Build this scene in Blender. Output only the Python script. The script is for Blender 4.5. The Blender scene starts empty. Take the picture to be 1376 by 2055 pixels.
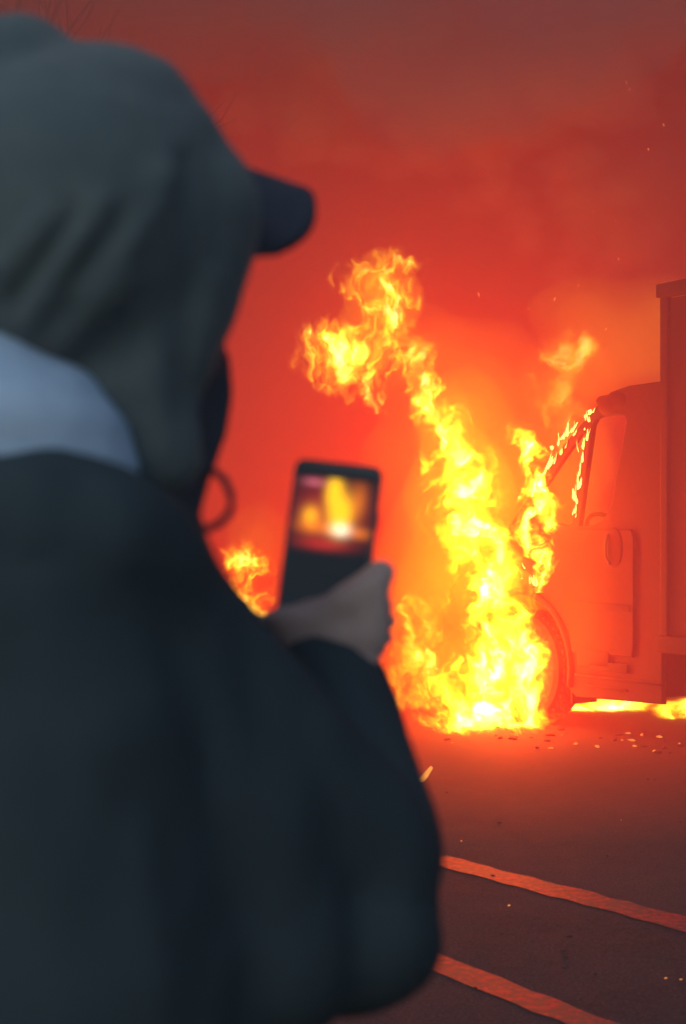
import bpy, bmesh, math, random
from mathutils import Vector, Matrix, noise as mn

S = bpy.context.scene
COL = S.collection
R = random.Random(7)
rad = math.radians

# ---------------------------------------------------------------- camera, sky, sun, exposure
F = 2867.0                      # focal length in photograph pixels
CX, HY, CZ = 688.0, 1080.0, 1.5  # principal column, horizon row, eye height
cd = bpy.data.cameras.new('camera')
cam = bpy.data.objects.new('camera', cd)
COL.objects.link(cam)
cam.location = (0, 0, CZ)
cam.rotation_euler = (rad(90), 0, 0)
cd.sensor_fit = 'VERTICAL'
cd.sensor_height = 36
cd.lens = F * 36 / 2055
cd.shift_y = (HY - 1027.5) / 2055
cd.clip_start = 0.05
cd.clip_end = 2000
cd.dof.use_dof = True
cd.dof.focus_distance = 11.3
cd.dof.aperture_fstop = 4.6
S.camera = cam

SUN_EL, SUN_AZ = rad(28), rad(215)
w = bpy.data.worlds.new('World')
S.world = w
w.use_nodes = True
wn = w.node_tree.nodes
sky = wn.new('ShaderNodeTexSky')
sky.sky_type = 'NISHITA'
sky.sun_disc = False
sky.sun_elevation = SUN_EL
sky.sun_rotation = SUN_AZ
wn['Background'].inputs['Strength'].default_value = 0.11
w.node_tree.links.new(sky.outputs[0], wn['Background'].inputs[0])

sl = bpy.data.lights.new('sun', 'SUN')
sl.energy = 0.5
sl.angle = rad(25)
sl.color = (0.72, 0.86, 1.0)
so = bpy.data.objects.new('sun', sl)
COL.objects.link(so)
sd = Vector((math.sin(SUN_AZ) * math.cos(rad(50)), math.cos(SUN_AZ) * math.cos(rad(50)), math.sin(rad(50))))
so.rotation_euler = sd.to_track_quat('Z', 'Y').to_euler()
so.location = (-6, -8, 12)

vs = S.view_settings
S.display_settings.display_device = 'sRGB'
vs.view_transform = 'Standard'
vs.look = 'None'
vs.exposure = 0
vs.gamma = 1
vs.use_curve_mapping = False

S.render.engine = 'CYCLES'
cy = S.cycles
cy.use_denoising = True
cy.denoiser = 'OPENIMAGEDENOISE'
cy.max_bounces = 4
cy.diffuse_bounces = 2
cy.glossy_bounces = 2
cy.transparent_max_bounces = 16
cy.volume_bounces = 1
cy.volume_step_rate = 1.0
cy.volume_max_steps = 256
cy.sample_clamp_indirect = 4
cy.use_adaptive_sampling = True
cy.adaptive_threshold = 0.02


# ---------------------------------------------------------------- helpers
def P(px, py, Y):
    return Vector(((px - CX) / F * Y, Y, CZ + (HY - py) / F * Y))


def tag(o, label=None, cat=None, group=None, kind=None):
    if label: o['label'] = label
    if cat: o['category'] = cat
    if group: o['group'] = group
    if kind: o['kind'] = kind
    return o


def empty(name, loc=(0, 0, 0), rz=0):
    o = bpy.data.objects.new(name, None)
    COL.objects.link(o)
    o.location = loc
    o.rotation_euler = (0, 0, rz)
    return o


def mobj(name, bm_or_me, mat=None, parent=None, smooth=True):
    if isinstance(bm_or_me, bmesh.types.BMesh):
        me = bpy.data.meshes.new(name)
        bmesh.ops.recalc_face_normals(bm_or_me, faces=bm_or_me.faces)
        bm_or_me.to_mesh(me)
        bm_or_me.free()
    else:
        me = bm_or_me
    o = bpy.data.objects.new(name, me)
    COL.objects.link(o)
    if mat:
        me.materials.clear()
        me.materials.append(mat)
    if smooth:
        me.polygons.foreach_set('use_smooth', [True] * len(me.polygons))
    if parent:
        o.parent = parent
    return o


def at_root(o, root):
    """put an object whose mesh is in world space under a placed Empty"""
    o.parent = root
    o.matrix_parent_inverse = Matrix.Identity(4)
    o.location = -Vector(root.location)
    return o


def box(bm, c, s, rot=None, bevel=0.0):
    m = Matrix.Translation(Vector(c))
    if rot is not None:
        m = m @ rot
    m = m @ Matrix.Diagonal((s[0], s[1], s[2], 1))
    r = bmesh.ops.create_cube(bm, size=1, matrix=m)
    if bevel:
        es = list({e for v in r['verts'] for e in v.link_edges})
        bmesh.ops.bevel(bm, geom=es, offset=bevel, segments=2, affect='EDGES', profile=0.6)


def ell(bm, c, r, rot=None, sub=3):
    m = Matrix.Translation(Vector(c))
    if rot is not None:
        m = m @ rot
    m = m @ Matrix.Diagonal((r[0], r[1], r[2], 1))
    bmesh.ops.create_icosphere(bm, subdivisions=sub, radius=1, matrix=m)


def cap(bm, a, b, ra, rb, seg=20):
    """tapered capsule"""
    a, b = Vector(a), Vector(b)
    d = (b - a)
    L = d.length
    q = d.to_track_quat('Z', 'Y').to_matrix().to_4x4()
    m = Matrix.Translation(a) @ q
    rings = []
    n = 6
    prof = []
    for i in range(n + 1):
        t = -math.pi / 2 + math.pi / 2 * i / n
        prof.append((ra * math.cos(t), ra * math.sin(t)))
    for i in range(n + 1):
        t = math.pi / 2 * i / n
        prof.append((rb * math.cos(t), L + rb * math.sin(t)))
    for (r, z) in prof:
        if r < 1e-5:
            rings.append([bm.verts.new(m @ Vector((0, 0, z)))])
        else:
            rings.append([bm.verts.new(m @ Vector((r * math.cos(2 * math.pi * k / seg), r * math.sin(2 * math.pi * k / seg), z))) for k in range(seg)])
    for A, B in zip(rings, rings[1:]):
        for k in range(seg):
            k2 = (k + 1) % seg
            if len(A) == 1 and len(B) == 1: continue
            if len(A) == 1: bm.faces.new((A[0], B[k2], B[k]))
            elif len(B) == 1: bm.faces.new((A[k], A[k2], B[0]))
            else: bm.faces.new((A[k], A[k2], B[k2], B[k]))


def chain(bm, pts, seg=20):
    for (p, r), (q, s) in zip(pts, pts[1:]):
        cap(bm, p, q, r, s, seg)


def tube(bm, pts, rs, seg=8):
    """open tube along points, closed by end fans"""
    pts = [Vector(p) for p in pts]
    if not hasattr(rs, '__len__'): rs = [rs] * len(pts)
    rings = []
    up = Vector((0.3, 0.2, 1)).normalized()
    for i, p in enumerate(pts):
        d = (pts[min(i + 1, len(pts) - 1)] - pts[max(i - 1, 0)]).normalized()
        x = d.cross(up)
        if x.length < 1e-3: x = d.cross(Vector((1, 0, 0)))
        x.normalize()
        y = d.cross(x)
        rings.append([bm.verts.new(p + (x * math.cos(2 * math.pi * k / seg) + y * math.sin(2 * math.pi * k / seg)) * rs[i]) for k in range(seg)])
    for A, B in zip(rings, rings[1:]):
        for k in range(seg):
            bm.faces.new((A[k], A[(k + 1) % seg], B[(k + 1) % seg], B[k]))
    bm.faces.new(rings[0][::-1])
    bm.faces.new(rings[-1])


def lathe(bm, prof, M=Matrix.Identity(4), seg=32, closed=False):
    """revolve (r, z) profile round the local z axis"""
    rings = []
    for r, z in prof:
        rings.append([bm.verts.new(M @ Vector((r * math.cos(2 * math.pi * k / seg), r * math.sin(2 * math.pi * k / seg), z))) for k in range(seg)])
    pr = list(zip(rings, rings[1:]))
    if closed: pr.append((rings[-1], rings[0]))
    for A, B in pr:
        for k in range(seg):
            bm.faces.new((A[k], A[(k + 1) % seg], B[(k + 1) % seg], B[k]))


def fused(bm, voxel, smooth=6):
    """one continuous skin round overlapping lumps"""
    me = bpy.data.meshes.new('fused')
    bm.to_mesh(me)
    bm.free()
    o = bpy.data.objects.new('fused', me)
    COL.objects.link(o)
    m = o.modifiers.new('r', 'REMESH')
    m.mode = 'VOXEL'
    m.voxel_size = voxel
    if smooth:
        s = o.modifiers.new('s', 'SMOOTH')
        s.factor = 0.5
        s.iterations = smooth
    dg = bpy.context.evaluated_depsgraph_get()
    out = bpy.data.meshes.new_from_object(o.evaluated_get(dg))
    bpy.data.objects.remove(o)
    bpy.data.meshes.remove(me)
    return out


def plate(outline, holes=(), th=0.04, bev=0.008, M=Matrix.Identity(4)):
    """solid board cut to an outline (local x, z) with holes, thickness along local y"""
    cu = bpy.data.curves.new('plate', 'CURVE')
    cu.dimensions = '2D'
    cu.fill_mode = 'BOTH'
    cu.extrude = max(th / 2 - bev, 0.001)
    cu.bevel_depth = bev
    cu.bevel_resolution = 1
    cu.offset = -bev
    for loop in [outline] + list(holes):
        sp = cu.splines.new('POLY')
        sp.points.add(len(loop) - 1)
        for p, q in zip(sp.points, loop): p.co = (q[0], q[1], 0, 1)
        sp.use_cyclic_u = True
    o = bpy.data.objects.new('plate', cu)
    COL.objects.link(o)
    dg = bpy.context.evaluated_depsgraph_get()
    me = bpy.data.meshes.new_from_object(o.evaluated_get(dg))
    bpy.data.objects.remove(o)
    me.transform(M @ Matrix.Rotation(rad(90), 4, 'X'))
    return me


def arc(cx, cz, r, a0, a1, n, rz=None):
    rz = rz or r
    return [(cx + r * math.cos(rad(a0 + (a1 - a0) * i / n)), cz + rz * math.sin(rad(a0 + (a1 - a0) * i / n))) for i in range(n + 1)]


# ---------------------------------------------------------------- materials
class NT:
    def __init__(self, name):
        self.m = bpy.data.materials.new(name)
        self.m.use_nodes = True
        self.t = self.m.node_tree
        self.n = self.t.nodes
        self.out = self.n['Material Output']
        self.bsdf = self.n['Principled BSDF']

    def new(self, typ, **kw):
        nd = self.n.new(typ)
        for k, v in kw.items(): setattr(nd, k, v)
        return nd

    def link(self, a, b): self.t.links.new(a, b)

    def val(self, x, sock):
        if isinstance(x, (int, float)): sock.default_value = x
        elif isinstance(x, (tuple, list)): sock.default_value = x
        else: self.link(x, sock)

    def math(self, op, a, b=0.0, c=None, clamp=False):
        nd = self.new('ShaderNodeMath', operation=op, use_clamp=clamp)
        self.val(a, nd.inputs[0]); self.val(b, nd.inputs[1])
        if c is not None: self.val(c, nd.inputs[2])
        return nd.outputs[0]

    def vmath(self, op, a, b=(0, 0, 0), scale=None):
        nd = self.new('ShaderNodeVectorMath', operation=op)
        self.val(a, nd.inputs[0])
        if op != 'LENGTH' and op != 'SCALE': self.val(b, nd.inputs[1])
        if scale is not None: self.val(scale, nd.inputs['Scale'])
        return nd.outputs['Value'] if op in ('LENGTH', 'DOT_PRODUCT', 'DISTANCE') else nd.outputs[0]

    def noise(self, vec, scale, detail=3, rough=0.5, dist=0.0):
        nd = self.new('ShaderNodeTexNoise')
        self.val(vec, nd.inputs['Vector'])
        nd.inputs['Scale'].default_value = scale
        nd.inputs['Detail'].default_value = detail
        nd.inputs['Roughness'].default_value = rough
        nd.inputs['Distortion'].default_value = dist
        return nd

    def ramp(self, fac, stops, interp='LINEAR'):
        nd = self.new('ShaderNodeValToRGB')
        cr = nd.color_ramp
        cr.interpolation = interp
        for i, (p, c) in enumerate(stops):
            if i < 2:
                e = cr.elements[i]; e.position = p
            else:
                e = cr.elements.new(p)
            e.color = (*c, 1) if len(c) == 3 else c
        self.val(fac, nd.inputs[0])
        return nd.outputs[0]

    def smooth(self, x, a, b):
        nd = self.new('ShaderNodeMapRange', interpolation_type='SMOOTHSTEP')
        self.val(x, nd.inputs[0]); nd.inputs[1].default_value = a; nd.inputs[2].default_value = b
        return nd.outputs[0]

    def coord(self, which='Object'):
        return self.new('ShaderNodeTexCoord').outputs[which]


def surf(name, c1, c2=None, scale=8, rough=0.7, bump=0.0, bscale=60, metallic=0.0, spec=0.5, r2=None, stretch=(1, 1, 1), sheen=0):
    t = NT(name)
    v = t.vmath('MULTIPLY', t.coord(), stretch)
    n = t.noise(v, scale, 5, 0.6)
    c2 = c2 or tuple(x * 0.6 for x in c1)
    col = t.ramp(n.outputs[0], [(0.3, c2), (0.7, c1)])
    t.link(col, t.bsdf.inputs['Base Color'])
    t.bsdf.inputs['Metallic'].default_value = metallic
    t.bsdf.inputs['Specular IOR Level'].default_value = spec
    if r2 is not None:
        rr = t.ramp(n.outputs[0], [(0.3, (r2,) * 3), (0.7, (rough,) * 3)])
        t.link(rr, t.bsdf.inputs['Roughness'])
    else:
        t.bsdf.inputs['Roughness'].default_value = rough
    if sheen:
        t.bsdf.inputs['Sheen Weight'].default_value = sheen
    if bump:
        b = t.new('ShaderNodeBump')
        b.inputs['Strength'].default_value = bump
        b.inputs['Distance'].default_value = 0.01
        t.link(t.noise(v, bscale, 4, 0.6).outputs[0], b.inputs['Height'])
        t.link(b.outputs[0], t.bsdf.inputs['Normal'])
    return t.m


def glow(name, col, strength):
    t = NT(name)
    t.n.remove(t.bsdf)
    e = t.new('ShaderNodeEmission')
    n = t.noise(t.coord(), 14, 3)
    t.link(t.ramp(n.outputs[0], [(0.3, tuple(c * 0.5 for c in col)), (0.65, col)]), e.inputs[0])
    e.inputs[1].default_value = strength
    t.link(e.outputs[0], t.out.inputs['Surface'])
    return t.m


# ---------------------------------------------------------------- setting: ground
def asphalt():
    t = NT('asphalt')
    g = t.coord()
    big = t.noise(g, 0.7, 5, 0.6)
    grit = t.noise(g, 90, 3, 0.7)
    mid = t.noise(g, 7, 5, 0.65)
    mixf = t.math('ADD', t.math('MULTIPLY', big.outputs[0], 0.5), t.math('MULTIPLY', t.noise(g, 28, 4, 0.65).outputs[0], 0.5))
    c = t.ramp(mixf, [(0.36, (0.022, 0.021, 0.023)), (0.47, (0.044, 0.043, 0.045)), (0.56, (0.05, 0.048, 0.05)), (0.66, (0.07, 0.067, 0.069))])
    gc = t.ramp(grit.outputs[0], [(0.36, (0.35, 0.35, 0.35)), (0.6, (1.25, 1.25, 1.25)), (0.72, (2.2, 2.2, 2.2))])
    mx = t.new('ShaderNodeMix', data_type='RGBA', blend_type='MULTIPLY')
    mx.inputs[0].default_value = 1
    t.link(c, mx.inputs[6]); t.link(gc, mx.inputs[7])
    t.link(mx.outputs[2], t.bsdf.inputs['Base Color'])
    t.link(t.ramp(mid.outputs[0], [(0.35, (0.82,) * 3), (0.6, (0.9,) * 3)]), t.bsdf.inputs['Roughness'])
    b = t.new('ShaderNodeBump')
    b.inputs['Strength'].default_value = 0.15
    b.inputs['Distance'].default_value = 0.002
    t.link(grit.outputs[0], b.inputs['Height'])
    t.link(b.outputs[0], t.bsdf.inputs['Normal'])
    t.bsdf.inputs['Specular IOR Level'].default_value = 0.2
    return t.m


ASPH = asphalt()
bm = bmesh.new()
for i in range(2):
    pass
bmesh.ops.create_grid(bm, x_segments=40, y_segments=40, size=400)
tag(mobj('road', bm, ASPH), 'dark asphalt road', None, None, 'structure')
COL.objects['road'].pop('label')

# truck / road frame: u runs along the road towards the truck's rear, v across it
UA = math.atan2(-0.83, 0.55)
T0 = Vector((1.444, 11.6, 0))
U = Vector((math.cos(UA), math.sin(UA), 0))
V = Vector((-math.sin(UA), math.cos(UA), 0))


def worn_firelit_paint():
    t = NT('worn_firelit_road_paint')
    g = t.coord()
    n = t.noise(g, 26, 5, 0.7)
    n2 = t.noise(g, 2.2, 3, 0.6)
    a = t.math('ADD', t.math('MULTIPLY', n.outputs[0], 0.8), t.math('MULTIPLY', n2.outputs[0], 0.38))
    c = t.ramp(a, [(0.545, (0.05, 0.046, 0.046)), (0.64, (0.22, 0.03, 0.032)), (0.78, (0.46, 0.05, 0.05))])  # red of the firelight put into the paint colour, broken up by wear
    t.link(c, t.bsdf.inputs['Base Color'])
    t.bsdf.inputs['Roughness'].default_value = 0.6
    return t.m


PAINT = worn_firelit_paint()


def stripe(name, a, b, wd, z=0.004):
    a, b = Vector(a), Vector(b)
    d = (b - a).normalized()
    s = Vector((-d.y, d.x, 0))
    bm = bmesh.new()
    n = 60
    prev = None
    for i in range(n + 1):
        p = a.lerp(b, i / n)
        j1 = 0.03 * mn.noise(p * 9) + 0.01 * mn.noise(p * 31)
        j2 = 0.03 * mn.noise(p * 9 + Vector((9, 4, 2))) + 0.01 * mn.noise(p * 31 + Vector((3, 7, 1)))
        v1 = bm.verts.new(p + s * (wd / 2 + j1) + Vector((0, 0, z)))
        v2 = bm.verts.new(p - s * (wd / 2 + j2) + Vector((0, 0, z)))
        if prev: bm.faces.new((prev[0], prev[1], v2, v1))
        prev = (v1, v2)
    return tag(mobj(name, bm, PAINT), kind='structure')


def G(px, py):
    Y = F * CZ / (py - HY)
    return Vector(((px - CX) / F * Y, Y, 0))


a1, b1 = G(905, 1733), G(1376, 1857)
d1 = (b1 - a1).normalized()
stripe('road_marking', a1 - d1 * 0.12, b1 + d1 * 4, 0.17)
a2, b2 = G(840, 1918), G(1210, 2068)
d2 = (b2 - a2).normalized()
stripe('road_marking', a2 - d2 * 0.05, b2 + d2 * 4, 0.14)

# ---------------------------------------------------------------- smoke and haze


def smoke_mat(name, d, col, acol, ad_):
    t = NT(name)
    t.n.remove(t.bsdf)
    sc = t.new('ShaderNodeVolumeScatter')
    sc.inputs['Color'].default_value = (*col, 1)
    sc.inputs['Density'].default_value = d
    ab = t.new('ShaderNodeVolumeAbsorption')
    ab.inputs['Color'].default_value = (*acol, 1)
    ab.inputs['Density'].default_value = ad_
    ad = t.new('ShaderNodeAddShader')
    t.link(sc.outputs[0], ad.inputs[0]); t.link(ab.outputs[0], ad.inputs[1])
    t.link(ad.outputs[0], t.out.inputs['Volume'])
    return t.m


def haze_mat(d):
    t = NT('pale_haze')
    t.n.remove(t.bsdf)
    v = t.new('ShaderNodeVolumePrincipled')
    v.inputs['Color'].default_value = (0.85, 0.82, 0.80, 1)
    v.inputs['Density'].default_value = d
    t.link(v.outputs[0], t.out.inputs['Volume'])
    return t.m


def puff(bm, c, r, seed):
    """lumpy ball of smoke"""
    r0 = bmesh.ops.create_icosphere(bm, subdivisions=4, radius=1)
    for v in r0['verts']:
        n = v.co.normalized()
        k = 1 + 0.35 * mn.noise(n * 1.6 + Vector((seed, 0, 0))) + 0.16 * mn.noise(n * 4 + Vector((0, seed, 0)))
        v.co = Vector(c) + Vector((n.x * r[0], n.y * r[1], n.z * r[2])) * k


bm = bmesh.new()
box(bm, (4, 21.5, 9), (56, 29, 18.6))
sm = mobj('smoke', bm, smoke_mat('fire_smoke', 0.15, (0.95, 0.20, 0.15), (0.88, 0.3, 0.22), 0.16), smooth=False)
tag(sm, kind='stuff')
DARK = smoke_mat('dark_smoke', 0.55, (0.42, 0.40, 0.43), (0.2, 0.2, 0.2), 0.3)
for i, (c, r) in enumerate([((-1.7, 8.4, 5.3), (2.2, 1.0, 1.35)), ((0.75, 8.0, 4.75), (1.25, 0.8, 0.95)), ((0.0, 9.0, 6.6), (4, 1.3, 1.6)), ((2.1, 9.4, 5.9), (1.0, 0.9, 1.0)), ((1.15, 10.2, 4.75), (0.75, 0.6, 0.5)), ((2.05, 10.6, 4.0), (0.5, 0.4, 0.42)), ((0.1, 9.4, 4.5), (0.8, 0.6, 0.45))]):
    bm = bmesh.new()
    puff(bm, c, r, i * 3.7 + 1)
    tag(mobj('smoke_cloud', bm, DARK), kind='stuff')
BILLOW = smoke_mat('billowing_smoke', 1.3, (0.62, 0.50, 0.50), (0.2, 0.2, 0.2), 0.35)
r_ = random.Random(21)
bill = [(1060, 170, 10.2, .42), (1150, 230, 10.4, .36), (980, 250, 10.6, .34), (1230, 130, 10.0, .46), (900, 120, 10.2, .45), (1120, 330, 11.0, .26), (1220, 400, 11.2, .26), (1000, 380, 11.4, .24), (1290, 480, 11.4, .22), (820, 210, 10.8, .36), (700, 130, 10.4, .4), (1080, 470, 11.8, .2), (930, 330, 11.2, .24), (1180, 520, 11.8, .2), (640, 260, 11.0, .3), (760, 330, 11.6, .24), (560, 190, 10.6, .34)]
for i, (px, py, Y, r) in enumerate(bill):
    bm = bmesh.new()
    c = P(px, py, Y)
    for j in range(4):
        puff(bm, c + Vector((r_.uniform(-1, 1), r_.uniform(-.6, .6), r_.uniform(-.6, .6))) * r, (r * r_.uniform(.5, 1), r * r_.uniform(.3, .5), r * r_.uniform(.4, .7)), i * 2.3 + j)
    tag(mobj('smoke_cloud', fused(bm, r * 0.09, 8), BILLOW), kind='stuff')
bm = bmesh.new()
box(bm, (4, 15, 9.2), (60, 46, 20.4))
tag(mobj('haze', bm, haze_mat(0.010), smooth=False), kind='stuff')


# ---------------------------------------------------------------- flames
def flame_mat(name, H, spine, SX, SR, strength, nscale=7.0, stretch=(1, 1, 0.6), amp=2.6, bias=0.0, warp=0.22, white=1.0, ysq=1.0, seed=0.0, lean=0.0, step=0.25, gain=1.35, topdim=0.0):
    """emission that thickens towards a curved axis; spine = [(z/H, xc, yc, r), ...] in metres, local"""
    t = NT(name)
    t.n.remove(t.bsdf)
    g = t.coord()
    gs = t.vmath('ADD', g, (seed, seed * 0.7, seed * 1.3))
    gs = t.vmath('MULTIPLY', gs, (1, 0.15, 1))
    wv = t.noise(gs, 2.6, 3, 0.6)
    wvc = t.vmath('SUBTRACT', wv.outputs[1], (0.5, 0.5, 0.5))
    q = t.vmath('ADD', g, t.vmath('SCALE', wvc, scale=warp * 2))
    sep = t.new('ShaderNodeSeparateXYZ')
    t.link(q, sep.inputs[0])
    zf = t.math('DIVIDE', sep.outputs[2], H, clamp=True)
    stops = [(s[0], (0.5 + s[1] / SX, 0.5 + s[2] / SX, s[3] / SR)) for s in spine]
    rp = t.ramp(zf, stops, 'EASE' if len(stops) < 3 else 'LINEAR')
    sc = t.new('ShaderNodeSeparateColor')
    t.link(rp, sc.inputs[0])
    xc = t.math('MULTIPLY', t.math('SUBTRACT', sc.outputs[0], 0.5), SX)
    yc = t.math('MULTIPLY', t.math('SUBTRACT', sc.outputs[1], 0.5), SX)
    r = t.math('MULTIPLY', sc.outputs[2], SR)
    dx = t.math('SUBTRACT', sep.outputs[0], xc)
    dy = t.math('MULTIPLY', t.math('SUBTRACT', sep.outputs[1], yc), ysq)
    d = t.math('SQRT', t.math('ADD', t.math('MULTIPLY', dx, dx), t.math('MULTIPLY', dy, dy)))
    base = t.math('SUBTRACT', 1.0, t.math('DIVIDE', d, t.math('MULTIPLY', r, 1.35)))
    # licks: noise stretched along the rising flame and leaning with it
    sh = t.new('ShaderNodeMapping')
    sh.inputs['Rotation'].default_value = (0, lean, 0)
    sh.inputs['Scale'].default_value = stretch
    t.link(t.vmath('ADD', gs, t.vmath('SCALE', wvc, scale=warp * 2.2)), sh.inputs[0])
    n = t.noise(sh.outputs[0], nscale, 5, 0.62, 0.6)
    val = t.math('ADD', t.math('MULTIPLY', base, gain), t.math('MULTIPLY', t.math('SUBTRACT', n.outputs[0], 0.5), amp * 1.6))
    val = t.math('ADD', val, bias - 0.25)
    # nothing outside the axis' reach
    val = t.math('MULTIPLY', t.math('MAXIMUM', val, 0), t.smooth(base, -0.25, 0.15))
    val = t.math('MULTIPLY', t.math('MINIMUM', val, 1.6), t.smooth(t.math('DIVIDE', sep.outputs[2], H), 1.02, 0.86))
    k = t.math('MULTIPLY', t.math('POWER', val, 1.6), t.math('MULTIPLY', t.math('SUBTRACT', 1.0, t.math('MULTIPLY', zf, topdim)), strength))
    col = t.ramp(t.math('MULTIPLY', val, 0.625), [(0.0, (1, 0.15, 0.004)), (0.2, (1, 0.32, 0.006)), (0.42, (1, 0.60, 0.012)), (0.65, (1, 0.72, 0.05 * white)), (1.0, (1, 0.74, 0.28 * white))])
    e = t.new('ShaderNodeEmission')
    t.link(col, e.inputs[0]); t.link(k, e.inputs[1])
    t.link(e.outputs[0], t.out.inputs['Volume'])
    t.m.cycles.volume_step_rate = step
    return t.m


def px_spine(pts, Y, base):
    """pts = (px, py, half width px, dy m) bottom to top -> local spine"""
    out = []
    for p in pts:
        q = P(p[0], p[1], Y)
        out.append((q.z - base.z, q.x - base.x, p[3] if len(p) > 3 else 0.0, p[2] / F * Y))
    return out


def flame(name, Y, pts, label, group=None, strength=9, **kw):
    base = P(pts[0][0], pts[0][1], Y)
    sp = px_spine(pts, Y, base)
    H = sp[-1][0]
    SX, SR = 4.0, 1.0
    ysq = kw.get('ysq', 1.0)
    bm = bmesh.new()
    # closed shell round the axis, a little wider than the fire in it
    seg, nz = 14, 22
    rings = []
    def ev(z):
        z = min(max(z, 0), H)
        for A, B in zip(sp, sp[1:]):
            if z <= B[0] + 1e-6:
                f = (z - A[0]) / max(B[0] - A[0], 1e-6)
                return [A[i] + (B[i] - A[i]) * f for i in range(4)]
        return sp[-1]
    ex = 0.12
    for i in range(nz + 1):
        z = -0.04 + (H + ex + 0.04) * i / nz
        _, x, y, r = ev(z)
        if z > H: r *= 0.5
        ring = []
        for k in range(seg):
            a = 2 * math.pi * k / seg
            rr = r * 1.45 + 0.05 + 0.06 * r * mn.noise(Vector((x + math.cos(a) * 2, z * 2.5, math.sin(a) * 2 + Y)))
            ring.append(bm.verts.new((x + rr * math.cos(a), y + rr * math.sin(a) / ysq, z)))
        rings.append(ring)
    for A, B in zip(rings, rings[1:]):
        for k in range(seg):
            bm.faces.new((A[k], A[(k + 1) % seg], B[(k + 1) % seg], B[k]))
    bm.faces.new(rings[0][::-1]); bm.faces.new(rings[-1])
    spn = [(s[0] / H, s[1], s[2], s[3]) for s in sp]
    o = mobj(name, bm, flame_mat(name + '_fire', H, spn, SX, SR, strength, **kw))
    o.location = base
    tag(o, label, 'flame', group)
    return o


def lamp(parent_loc, energy, col=(1.0, 0.034, 0.006)):
    L = bpy.data.lights.new('fire_light', 'POINT')
    L.energy = energy
    L.color = col
    L.shadow_soft_size = 0.0
    o = bpy.data.objects.new('fire_light', L)
    COL.objects.link(o)
    o.location = parent_loc
    return o


YF = 11.27
flame('flame', YF, [(970, 1452, 112), (970, 1400, 114), (986, 1330, 92), (998, 1250, 74), (980, 1160, 70), (960, 1070, 84), (940, 980, 80), (922, 920, 74), (888, 850, 50), (866, 790, 44), (850, 740, 42), (820, 690, 48), (790, 640, 50), (770, 590, 42)],
      'tall yellow column of flame rising from the burning front wheel', strength=27, seed=1.3, lean=0.35, topdim=0.84, gain=1.35)
flame('flame', YF + 0.02, [(778, 660, 40), (764, 620, 78), (758, 580, 90), (768, 545, 80), (790, 512, 56), (808, 478, 28)],
      'ragged orange crest of flame at the very top of the bright column', strength=6.5, seed=11.4, lean=0.7, nscale=9, amp=3.3, gain=1.25, topdim=0.3)
flame('flame', YF + 0.05, [(750, 820, 26), (715, 770, 74), (698, 718, 104), (704, 672, 106), (740, 625, 64)],
      'orange tongue of flame curling out to the left at the top of the column', strength=6.5, seed=4.1, lean=0.95, nscale=9, amp=3.2, gain=1.3)
def fire_glow_mat(k, g):  # emission added in place of firelight scattered by the smoke
    t = NT('added_fire_glow')
    t.n.remove(t.bsdf)
    e = t.new('ShaderNodeEmission')
    e.inputs[0].default_value = (1.0, g, 0.004, 1)
    e.inputs[1].default_value = k
    t.link(e.outputs[0], t.out.inputs['Volume'])
    return t.m


def fire_glow(Y, pts, k, seed, g=0.26):
    """added orange glow round the fire: an uneven closed body of even emission"""
    mat = fire_glow_mat(k, g)
    for sc_ in (1.0, 0.6):
        bm = bmesh.new()
        for i, (px, py, rx, rz) in enumerate(pts):
            r = bmesh.ops.create_icosphere(bm, subdivisions=3, radius=1)
            for v in r['verts']:
                n = v.co.normalized()
                v.co = P(px, py, Y) + Vector((n.x * rx, n.y * rx * 0.8, n.z * rz)) * (Y / F) * sc_ * (1 + 0.4 * mn.noise(n * 1.3 + Vector((seed + i, sc_, 0))))
        tag(mobj('added_fire_glow', fused(bm, 0.07, 12), mat), kind='stuff')


fire_glow(12.3, [(1000, 1330, 210, 150), (980, 1120, 240, 190), (960, 930, 240, 190), (950, 790, 190, 150), (860, 740, 120, 130)], 0.45, 3)
fire_glow(12.6, [(1260, 700, 170, 120), (1180, 640, 130, 90), (1330, 640, 110, 90)], 0.40, 5)
fire_glow(11.9, [(850, 1330, 110, 110), (850, 1180, 110, 130), (870, 1060, 100, 120)], 0.95, 6)
fire_glow(11.35, [(985, 1340, 85, 110), (985, 1170, 85, 130), (950, 980, 90, 130), (890, 850, 70, 90), (770, 590, 85, 90), (700, 710, 90, 70)], 1.3, 9, 0.34)
fire_glow(11.6, [(960, 1330, 150, 140), (950, 1150, 150, 170), (960, 980, 150, 150), (930, 840, 100, 110)], 0.8, 14, 0.34)
fire_glow(10.7, [(1165, 1230, 75, 150), (1150, 1040, 80, 130)], 0.42, 15, 0.24)
fire_glow(13.8, [(490, 1190, 60, 110), (520, 1090, 70, 90)], 0.6, 16, 0.3)
fire_glow(11.6, [(1135, 1100, 80, 150), (1140, 930, 100, 150), (1140, 780, 100, 120)], 0.5, 8)
flame('flame', 11.2, [(1086, 1180, 14), (1080, 1120, 22), (1074, 1060, 28), (1076, 1000, 36), (1073, 940, 32), (1056, 900, 34), (1038, 856, 26)],
      'white hot flame pouring down the windscreen pillar of the truck', strength=40, seed=7.7, nscale=8, white=1.6, lean=-0.1)
flame('flame', 11.3, [(1150, 900, 30), (1135, 830, 52), (1118, 775, 70), (1122, 730, 72), (1138, 690, 50), (1140, 650, 20)],
      'faint pale flame licking above the truck cab roof', strength=2.4, seed=2.9, nscale=6)
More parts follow.
